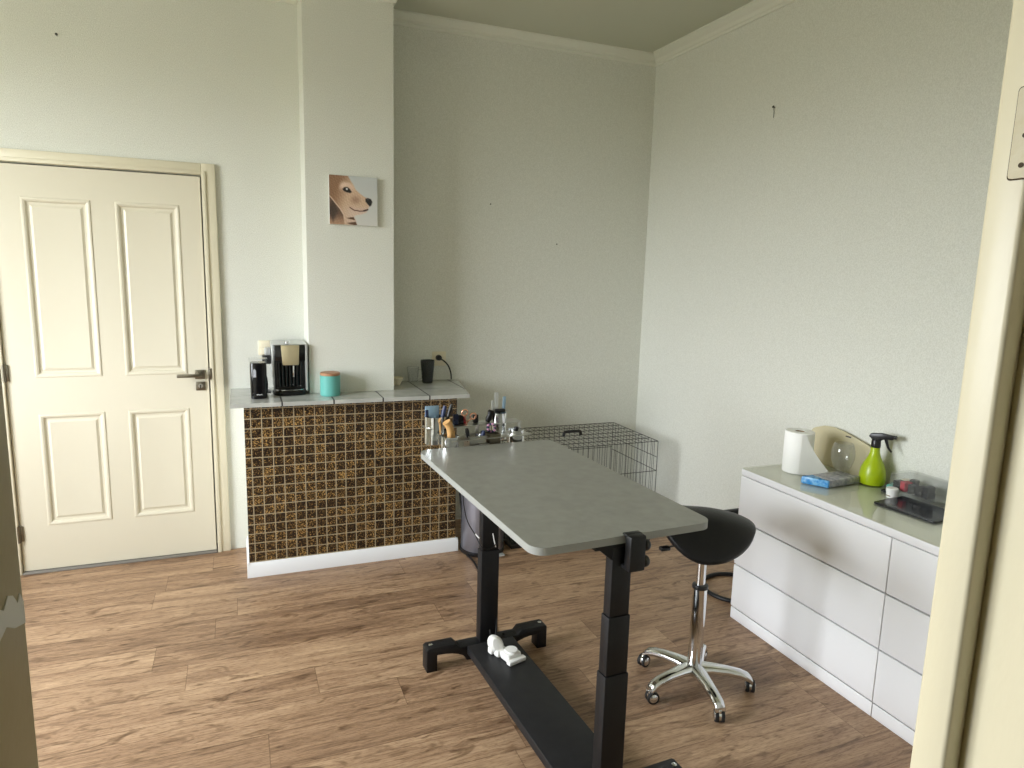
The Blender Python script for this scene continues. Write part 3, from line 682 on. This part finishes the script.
for x, y, c, h, tl, lab in ((-.045, -.035, PLASTIC, .100, -.2, 'black tool handle leaning in the front middle tray beside the tan brush'), (-.012, -.045, NAVY, .088, .25, 'navy tool handle leaning in the front middle tray')):
    tool('trimming_tool', lab, 'tool', x, y, .8785, (0, tl, 0), lambda o, c=c, h=h: handle(o, c, .008, h), G3)
for k, (x, y, c, h, lab) in enumerate(((-.085, .04, NAVY, .045, 'navy clipper guard on the upper shelf right of the left cup'), (-.062, .038, PLASTIC, .04, 'black clipper guard on the upper shelf beside the navy guard'), (-.045, .05, RED, .03, 'dark red clipper guard on the upper shelf'), (.012, .05, PLASTIC, .034, 'black clipper guard on the upper shelf right of the scissors'))):
    def guard(o, c=c, h=h):
        m = MB(); m.box((-.011, -.008, 0), (.011, .008, h*.45), c, .002)
        for q in range(5): m.box((-.010+q*.0046, -.007, h*.4), (-.0078+q*.0046, .007, h), c)
        m.build('guard_comb', o)
    tool('clipper_guard', lab, 'clipper guard', x, y, .9785, (0, 0, 0), guard, G3)
tool('pliers', 'chrome nail clipper hanging in the front middle tray', 'nail clipper', -.02, -.03, .8825, (0, .1, 0), lambda o: MB().tube([(0, 0, .004), (.004, 0, .03), (-.006, 0, .066)], .005, CHROME, 10, smooth=4).tube([(.010, 0, .004), (.004, 0, .03), (.012, 0, .066)], .005, CHROME, 10, smooth=4).build('handles', o))
tool('shears', 'black handled shears standing in the right steel tray', 'shears', .156, -.03, .8705, (0, .15, 0), lambda o: handle(o, PLASTIC, .009, .095))

# ------------------------------------------------------------------ dog crate
CX0, CX1, CY0, CY1, CZ = 1.45, 2.44, 3.53, 4.09, .595
t = thing('dog_crate', 'black wire dog crate in the back corner behind the table', 'crate', ((CX0+CX1)/2, (CY0+CY1)/2, 0))
hx, hy = (CX1-CX0)/2, (CY1-CY0)/2; r1, r2 = .0013, .0021
def wire_panel(name, P, nu, nv, skip=()):
    """P(u,v)->point, thin wires along v at nu stations, thick rails along u at nv stations"""
    m = MB()
    for i in range(nu+1): m.tube([P(i/nu, 0), P(i/nu, 1)], r1 if i not in (0, nu) else r2, WIRE, 6)
    for q in nv: m.tube([P(0, q), P(1, q)], r2, WIRE, 6)
    return m.build(name, t)
zb = .028
wire_panel('top_panel', lambda u, v: (-hx+2*hx*u, -hy+2*hy*v, CZ), 26, (0, .16, .33, .5, .67, .84, 1))
wire_panel('front_panel', lambda u, v: (-hx+2*hx*u, -hy, zb+(CZ-zb)*v), 26, (0, .34, .66, 1))
wire_panel('back_panel', lambda u, v: (-hx+2*hx*u, hy, zb+(CZ-zb)*v), 26, (0, .38, .69, 1))
wire_panel('side_panel', lambda u, v: (hx, -hy+2*hy*u, zb+(CZ-zb)*v), 15, (0, .34, .66, .815, 1))
wire_panel('side_panel', lambda u, v: (-hx, -hy+2*hy*u, zb+(CZ-zb)*v), 15, (0, .34, .66, .815, 1))
m = MB(); m.box((-hx+.008, -hy+.008, .0), (hx-.008, hy-.008, .006), PLASTIC, .002)
for s in (-1, 1): m.box((-hx+.008, s*(hy-.010)-.003, .005), (hx-.008, s*(hy-.010)+.003, .030), PLASTIC, .002).box((s*(hx-.010)-.003, -hy+.008, .005), (s*(hx-.010)+.003, hy-.008, .030), PLASTIC, .002)
m.build('floor_tray', t)
m = MB(); m.tube([(-.062, 0, CZ), (-.058, 0, CZ+.020), (-.042, 0, CZ+.028), (.042, 0, CZ+.028), (.058, 0, CZ+.020), (.062, 0, CZ)], .0095, PLASTIC, 10, smooth=4); h = m.build('carry_handle', t); h.location = (.03, .0, 0)

# bin behind the table leg
t = thing('waste_bin', 'grey metal bin with a black foot ring behind the far table leg', 'bin', (1.297, 3.60, 0))
MB().lathe([(0, .018), (.124, .018), (.126, .022), (.126, .42), (.124, .43), (0, .43)], BIN, n=56).build('body', t)
MB().lathe([(0, 0), (.130, 0), (.132, .004), (.131, .022), (.124, .026)], PLASTIC, n=56).build('foot_ring', t)
MB().lathe([(.126, .43), (.128, .436), (.126, .448), (.06, .470), (0, .474)], PLASTIC, n=56).build('lid', t)
MB().box((.045, -.160, .008), (.085, -.122, .016), SILVER, .003).build('pedal', t)
t = thing('floor_cord', 'black power cord running down beside the bar end and along the floor', 'cord', (1.17, 3.6, 0))
m = MB(); m.tube([(-.002, .06, .50), (-.006, .035, .36), (.004, .010, .22), (.006, -.005, .06), (.010, -.035, .006), (.018, -.14, .006), (.012, -.24, .006), (-.02, -.50, .006), (-.10, -.80, .006), (-.140, -.98, .006), (-.152, -1.055, .05), (-.160, -1.09, .0905)], .0055, CABLE, 8, smooth=8); m.build('cord', t)

# ------------------------------------------------------------------ saddle stool
t = thing('saddle_stool', 'black saddle seat stool on a chrome five star base with castors', 'stool', (1.640, 2.030, 0))
def saddle():
    b = bmesh.new(); n, mR = 56, 12; rings = []
    def outline(a):       # local x = fore-aft (front +x), y = sideways
        c, s = math.cos(a), math.sin(a)
        return 1/((abs(c)/.205)**2.05+(abs(s)/(.194-.018*c))**2.05)**(1/2.05)
    def zt(x, y): return .728+(.6*x*x if x < 0 else -.05*x-.35*x*x)-2.1*y*y-.25*max(0, abs(y)-.08)
    top = []
    for i in range(mR+1):
        k = i/mR; ring = []
        for q in range(n):
            a = 2*PI*q/n; R = outline(a)*math.sin(k*PI/2); x, y = R*math.cos(a), R*math.sin(a)
            xo, yo = outline(a)*math.cos(a), outline(a)*math.sin(a)
            ring.append((x, y, zt(x, y)-.030*(1-math.cos(k*PI/2)**.9)))
        top.append(ring)
    for i in range(mR-1, -1, -1):
        k = i/mR; ring = []
        for q in range(n):
            a = 2*PI*q/n; R = outline(a)*math.sin(k*PI/2)*(.985); x, y = R*math.cos(a), R*math.sin(a)
            ring.append((x, y, zt(x, y)*.9+.1*.645-.034-.045*math.cos(k*PI/2)**.6))
        top.append(ring)
    V = [[b.verts.new(p) for p in r] for r in top[1:-1]]
    for A, B in zip(V, V[1:]):
        for q in range(n): b.faces.new((A[q], A[(q+1) % n], B[(q+1) % n], B[q]))
    b.faces.new(V[0]); b.faces.new(V[-1][::-1]); bmesh.ops.recalc_face_normals(b, faces=b.faces[:])
    m = MB(); m._merge(b, LEATHER)
    s = m.build('seat', t, 60); s.rotation_euler = (0, 0, math.radians(-24)); s.location = (.004, .018, .012); s.scale = (.96, .96, 1); return s
seat = saddle()
m = MB(); m.cyl((0, 0, .085), (0, 0, .425), .028, CHROME, n=32).build('column', t)
MB().cyl((0, 0, .425), (0, 0, .44), .0305, PLASTIC, n=32, bev=.002).build('collar', t)
MB().cyl((0, 0, .44), (0, 0, .625), .0185, CHROME, n=28).box((-.07, -.05, .617), (.07, .05, .629), PLASTIC, .003).build('gas_lift', t)
m = MB(); m.tube([(-.02, -.01, .622), (-.12, .0, .616), (-.160, .004, .612)], .004, STEEL, 8).box((-.195, -.008, .602), (-.155, .016, .617), PLASTIC, .004); m.build('height_lever', t)
b = MB(); b.lathe([(0, .062), (.030, .062), (.038, .072), (.040, .092), (.032, .104), (0, .104)], CHROME, n=40); hub = b.build('base_hub', t)
for k in range(5):
    a = math.radians(-101+72*k); d = Vector((math.cos(a), math.sin(a), 0)); sdv = Vector((-d.y, d.x, 0))
    secs = [(.020, .088, .036, .022), (.07, .090, .029, .019), (.13, .086, .024, .018), (.18, .078, .022, .018), (.208, .068, .022, .018), (.226, .054, .021, .017)]
    bm2 = bmesh.new(); rings = []
    for (rr, z, w, h) in secs:
        rings.append([bm2.verts.new(d*rr+sdv*(w*math.copysign(abs(math.cos(q))**.8, math.cos(q)))+Vector((0, 0, z+h*math.sin(q)))) for q in [2*PI*u/16 for u in range(16)]])
    rings.append([bm2.verts.new(d*.224+sdv*(.018*math.cos(q))+Vector((0, 0, .042+.005*math.sin(q)))) for q in [2*PI*u/16 for u in range(16)]])
    for A, B in zip(rings, rings[1:]):
        for u in range(16): bm2.faces.new((A[u], A[(u+1) % 16], B[(u+1) % 16], B[u]))
    bm2.faces.new(rings[0][::-1]); bm2.faces.new(rings[-1]); bmesh.ops.recalc_face_normals(bm2, faces=bm2.faces[:])
    m = MB(); m._merge(bm2, CHROME); m.build('base_arm', t, 60)
    cp = d*.222; ca = a+.7*((-1)**k)+.6; ax = Vector((math.cos(ca), math.sin(ca), 0)); fw = Vector((-ax.y, ax.x, 0)); cc = cp+fw*.010+Vector((0, 0, .025))
    m = MB(); m.cyl(cp+Vector((0, 0, .030)), cp+Vector((0, 0, .052)), .007, CHROME, n=12)
    for s in (-1, 1):
        m.cyl(cc+ax*(s*.004), cc+ax*(s*.017), .0245, RUBBER, n=28, bev=.003)
        m.lathe([(0, .006), (.009, .005), (.015, .002), (.017, 0)], CHROME, cc+ax*(s*.017), 20, Vector((0, 0, 1)).rotation_difference(ax*s).to_matrix().to_4x4())
    m.lathe([(.020, -.012), (.0262, -.010), (.0268, .0), (.0262, .010), (.020, .012)], CHROME, cc+Vector((0, 0, .003)), 24, Vector((0, 0, 1)).rotation_difference(ax).to_matrix().to_4x4() @ Matrix.Diagonal((.8, .8, .6, 1)))
    m.build('castor', t)

# ------------------------------------------------------------------ white chest of drawers
DXF, DY0, DY1, DZT = 2.166, .845, 2.448, .745
t = thing('chest_of_drawers', 'long white six drawer chest along the right wall', 'chest of drawers', (DXF, (DY0+DY1)/2, 0))
hy = (DY1-DY0)/2; dp = XR-DXF-.006
seamy = 1.647-(DY0+DY1)/2
m = MB(); m.box((.070, -hy+.002, .0), (dp, hy-.002, .714), DRESS)
m.box((.0215, -hy, .0), (dp, -hy+.016, .7145), DRESS, .001).box((.0215, hy-.016, .0), (dp, hy, .7145), DRESS, .001); m.build('carcass', t)
MB().box((0, -hy, .715), (dp, hy, DZT), DRESS, .0015).build('top', t)
for (ya, yb) in ((-hy+.001, seamy-.002), (seamy+.002, hy-.001)):
    MB().box((.003, ya, .001), (.011, yb, .0560), DRESS, .001).build('plinth', t)
    for (za, zb_) in ((.0635, .272), (.279, .493), (.500, .711)):
        m = MB(); m.box((.0, ya, za), (.0195, yb, zb_), DRESS, .001).box((.0195, ya+.03, za+.03), (.069, yb-.03, zb_-.012), DRESS); m.build('drawer', t)
g = MB().box((.004, -hy+.003, DZT+.0002), (dp-.004, hy-.003, DZT+.0055), TOPGLASS).build('glass_sheet', t, 0)
ZD = DZT+.0058

t = thing('paper_towel_roll', 'white kitchen paper roll standing on the chest of drawers', 'paper roll', (2.375, 2.325, ZD))
m = MB(); m.lathe([(.020, 0), (.062, 0), (.064, .003), (.064, .187), (.061, .190), (.022, .190), (.020, .186), (.020, 0)], PAPER, n=56); m.build('roll', t)
m = MB(); m.lathe([(.0195, .001), (.0195, .1885), (.0180, .1885), (.0180, .001)], mat('cardboard', srgb(150, 128, 100), .9), n=32).build('core', t)
bm2 = bmesh.new(); G = []
for i in range(13):
    u = i/12; row = []
    for k in range(9):
        v = k/8; wv = .020+.125*(1-v)**1.3; s_ = u*wv; base_a = math.radians(-128)
        if s_ < .0: pass
        cx, cy = .0648*math.cos(base_a), .0648*math.sin(base_a); tx, ty = -math.sin(base_a), math.cos(base_a)
        row.append(bm2.verts.new((cx+tx*s_+.1*s_*s_, cy+ty*s_-.0008, .002+.184*v)))
    G.append(row)
for i in range(12):
    for k in range(8): bm2.faces.new((G[i][k], G[i+1][k], G[i+1][k+1], G[i][k+1]))
bmesh.ops.solidify(bm2, geom=bm2.faces[:], thickness=.0008)
m = MB(); m._merge(bm2, PAPER); m.build('loose_sheet', t)

t = thing('plastic_board', 'beige rounded plastic board with a hand slot leaning on the wall', 'board', (2.588, 2.31, ZD))
P = []
def arc(cx, cz, r, a0, a1, n=8): return [(cx+r*math.cos(math.radians(a0+(a1-a0)*k/n)), cz+r*math.sin(math.radians(a0+(a1-a0)*k/n))) for k in range(n+1)]
P = [(.17, 0), (-.195, 0)] + arc(-.140, .090, .060, 185, 100, 8) + [(-.09, .164), (-.02, .180), (.05, .188), (.10, .184)] + arc(.13, .12, .05, 80, -10, 6)
m = MB(); m.prism(P, -.002, .002, AMBER, axis='x')
o = m.build('panel', t); o.rotation_euler = (0, math.radians(9), 0)
m = MB(); m.box((-.0032, -.060, .158), (.0032, -.028, .165), GAP, .002); o = m.build('hand_slot', t); o.rotation_euler = (0, math.radians(9), 0)  # solid dark bar paints the shade of the uncut slot
t = thing('clear_cup', 'clear rounded plastic cup in front of the beige board', 'cup', (2.515, 2.20, ZD))
MB().lathe([(0, 0), (.034, 0), (.038, .003), (.026, .012), (.024, .02), (.040, .048), (.050, .085), (.050, .12), (.042, .148), (.038, .153), (.0365, .153), (.041, .146), (.0485, .12), (.0485, .086), (.038, .050), (.017, .022), (0, .020)], CLEAR, n=40).build('bowl', t)
t = thing('wipes_pack', 'flat blue and grey film pack in front of the paper roll', 'pack', (2.425, 2.128, ZD), math.radians(4))
def lerp2(a, b, k): return (a[0]+(b[0]-a[0])*k, a[1]+(b[1]-a[1])*k)
c0, c1, c2, c3 = (-.175, .055), (-.124, -.046), (.074, -.046), (.050, .055)
m = MB(); m.prism([lerp2(c1, c2, .02), c2, c3, lerp2(c0, c3, .30)], 0, .033, GREYFILM, axis='z', bev=.005); m.build('printed_film', t)
m = MB(); m.prism([c0, c1, lerp2(c1, c2, .02), lerp2(c0, c3, .30)], 0, .0335, BLUE, axis='z', bev=.006)
m.build('blue_end', t)
t = thing('spray_bottle', 'lime green spray bottle with a black trigger head', 'spray bottle', (2.552, 2.070, ZD), math.radians(-66))
MB().lathe([(0, 0), (.044, 0), (.050, .004), (.053, .020), (.053, .042), (.048, .070), (.038, .096), (.026, .120), (.0195, .141), (.0175, .166), (0, .166)], LIME, n=48).build('bottle', t)
m = MB(); HM = Matrix.Translation((0, 0, .010)); m.lathe([(0, .154), (.0185, .154), (.0195, .158), (.0185, .182), (.015, .190), (0, .190)], PLASTIC, n=28, mtx=HM)
m.prism([(-.030, .200), (-.022, .214), (.020, .220), (.066, .217), (.070, .203), (.064, .198), (.034, .196), (.020, .188), (.015, .182), (-.014, .182), (-.019, .192)], -.011, .011, PLASTIC, axis='y', bev=.003, mtx=HM)
m.cyl((.066, 0, .220), (.078, 0, .220), .008, PLASTIC, n=14); m.build('trigger_head', t)
m = MB(); m.tube([(.036, 0, .208), (.044, 0, .186), (.050, 0, .170), (.064, 0, .154)], [.007, .0035], PLASTIC, 10, smooth=4).build('trigger', t)
t = thing('white_jar', 'small white screw jar in front of the clear box', 'jar', (2.468, 1.902, ZD))
MB().lathe([(0, 0), (.019, 0), (.021, .002), (.021, .026), (0, .026)], WPLA, n=32).box((-.0214, -.010, .008), (-.0195, .010, .012), mat('label_print', srgb(120, 110, 90), .6)).build('body', t)
MB().lathe([(.0225, .024), (.023, .026), (.023, .039), (.021, .041), (0, .041)], WPLA, n=32).build('lid', t)
t = thing('tablet', 'black tablet lying flat on the chest of drawers', 'tablet', (2.433, 1.757, ZD), math.radians(5.2))
m = MB(); m.prism(rrect(-.094, -.124, .094, .124, .010, 5), 0, .0075, PLASTIC, axis='z', bev=.0015).build('case', t)
MB().prism(rrect(-.088, -.118, .088, .118, .007, 4), .0076, .0082, mat('dark_screen', srgb(24, 26, 34), .14, var=(30, srgb(44, 47, 58), .15)), axis='z').build('screen', t)
t = thing('clear_box', 'clear lidded plastic box of clipper combs by the wall', 'box', (2.562, 1.845, ZD), math.radians(2))
bx, by, bz, w = .060, .098, .084, .0018
m = MB(); m.box((-bx, -by, 0), (bx, by, w), CLEAR).box((-bx, -by, 0), (-bx+w, by, bz), CLEAR).box((bx-w, -by, 0), (bx, by, bz), CLEAR).box((-bx, -by, 0), (bx, -by+w, bz), CLEAR).box((-bx, by-w, 0), (bx, by, bz), CLEAR); m.build('tub', t, 0)
MB().box((-bx+.003, -by+.003, .024), (bx-.003, by-.003, .026), CLEAR).build('insert', t, 0)
MB().prism(rrect(-bx-.002, -by-.002, bx+.002, by+.002, .006, 3), bz+.0005, bz+.008, CLEAR, axis='z').build('lid', t, 0)
G4 = 'clipper combs in the clear box'
rn = random.Random(4)
k = 0
for iy, y in enumerate((.074, .042, .010, -.022, -.056)):
    for ix, x in enumerate((-.034, .012)):
        c = RED if (iy, ix) == (1, 0) else (CREAMPLA if (iy, ix) == (0, 1) else PLASTIC)
        if ix == 1 and iy in (2, 4): continue
        lab = {'RED': 'red clipper comb in the clear box'}.get('RED' if c is RED else '', None) or ('cream clipper comb in the clear box' if c is CREAMPLA else 'black clipper comb inside the clear lidded box')
        o = thing('clipper_comb', lab, 'clipper comb', (2.562+x-.035*y, 1.845+y, ZD+.0265), math.radians(rn.uniform(-14, 14)), G4)
        hgt = rn.uniform(.034, .046)
        m = MB(); m.box((-.019, -.013, 0), (.019, .013, hgt*.5), c, .003)
        for q in range(6): m.box((-.018+q*.0064, -.012, hgt*.45), (-.0148+q*.0064, .012, hgt), c)
        m.build('comb_teeth', o)
t = thing('teal_pouch', 'small teal pouch between the spray bottle and the clear box', 'pouch', (2.578, 1.983, ZD), math.radians(20))
MB().box((-.03, -.022, 0), (.03, .022, .022), TEAL, .009, seg=3).build('cloth', t)
tag(MB().prism(rrect(-.022, -.012, .022, .012, .008, 4), 0, .010, PLASTIC, axis='z', bev=.002).build('bottle_cap'), 'flat black cap on the chest in front of the teal pouch', 'cap').location = (2.516, 1.965, ZD)

# black hoop stand between the chest and the crate
t = thing('hoop_stand', 'black stand with a hoop foot partly hidden by the white chest', 'stand', (2.385, 2.675, 0))
m = MB(); m.tube([(.165*math.cos(2*PI*k/48), .165*math.sin(2*PI*k/48), .0115) for k in range(48)], .0110, BLACK, 10, closed=True)
m.tube([(.155, 0, .0115), (0, 0, .014), (-.02, .16, .0115)][:2], .008, BLACK, 10); m.build('hoop_foot', t)
MB().cyl((-.003, -.03, .012), (-.003, -.03, .43), .009, BLACK, n=16).build('pole', t)
MB().box((-.165, -.045, .425), (.04, -.015, .462), BLACK, .006).build('crossbar', t)

# ------------------------------------------------------------------ light, world, camera
wd = bpy.data.worlds.new('sky'); bpy.context.scene.world = wd; wd.use_nodes = True; nt = wd.node_tree
bg = nt.nodes['Background']; tc = N(nt, 'ShaderNodeTexCoord'); sp = N(nt, 'ShaderNodeSeparateXYZ'); nt.links.new(tc.outputs['Generated'], sp.inputs[0])
r = N(nt, 'ShaderNodeValToRGB'); e = r.color_ramp.elements
e[0].position = .47; e[0].color = (.20, .20, .16, 1); e[1].position = .53; e[1].color = (.92, .96, 1.0, 1)
nt.links.new(M_(nt, 'MULTIPLY_ADD', sp.outputs[2], .5, .5), r.inputs[0]); nt.links.new(r.outputs[0], bg.inputs[0]); bg.inputs[1].default_value = 9.0
pl = bpy.data.lights.new('window_daylight', 'AREA'); pl.shape = 'RECTANGLE'; pl.size = WY1-WY0; pl.size_y = WZ1-WZ0; pl.cycles.is_portal = True
po = bpy.data.objects.new('window_daylight', pl); C.objects.link(po); po.location = (XL-.03, (WY0+WY1)/2, (WZ0+WZ1)/2); po.rotation_euler = (PI/2, 0, -PI/2)

cam = bpy.data.cameras.new('camera'); co = bpy.data.objects.new('camera', cam); C.objects.link(co)
cam.sensor_fit = 'HORIZONTAL'; cam.sensor_width = 36; cam.lens = 36*680/1024; cam.clip_start = .02
yaw, pit, rol = [math.radians(v) for v in (22.09, 9.28, 1.545)]
fwd = Vector((math.sin(yaw)*math.cos(pit), math.cos(yaw)*math.cos(pit), -math.sin(pit))); right = Vector((math.cos(yaw), -math.sin(yaw), 0)); up = right.cross(fwd)
r2 = right*math.cos(rol)+up*math.sin(rol); u2 = -right*math.sin(rol)+up*math.cos(rol)
co.matrix_world = Matrix.Translation((0, 0, 1.62)) @ Matrix((r2, u2, -fwd)).transposed().to_4x4()
sc = bpy.context.scene; sc.camera = co
vs = sc.view_settings; vs.view_transform = 'Standard'; vs.look = 'None'; vs.gamma = 1; vs.use_curve_mapping = False; vs.exposure = 1.7
sc.cycles.use_denoising = True; sc.cycles.max_bounces = 12; sc.cycles.diffuse_bounces = 8; sc.cycles.transparent_max_bounces = 16; sc.cycles.glossy_bounces = 6
sc.cycles.caustics_reflective = False; sc.cycles.caustics_refractive = False
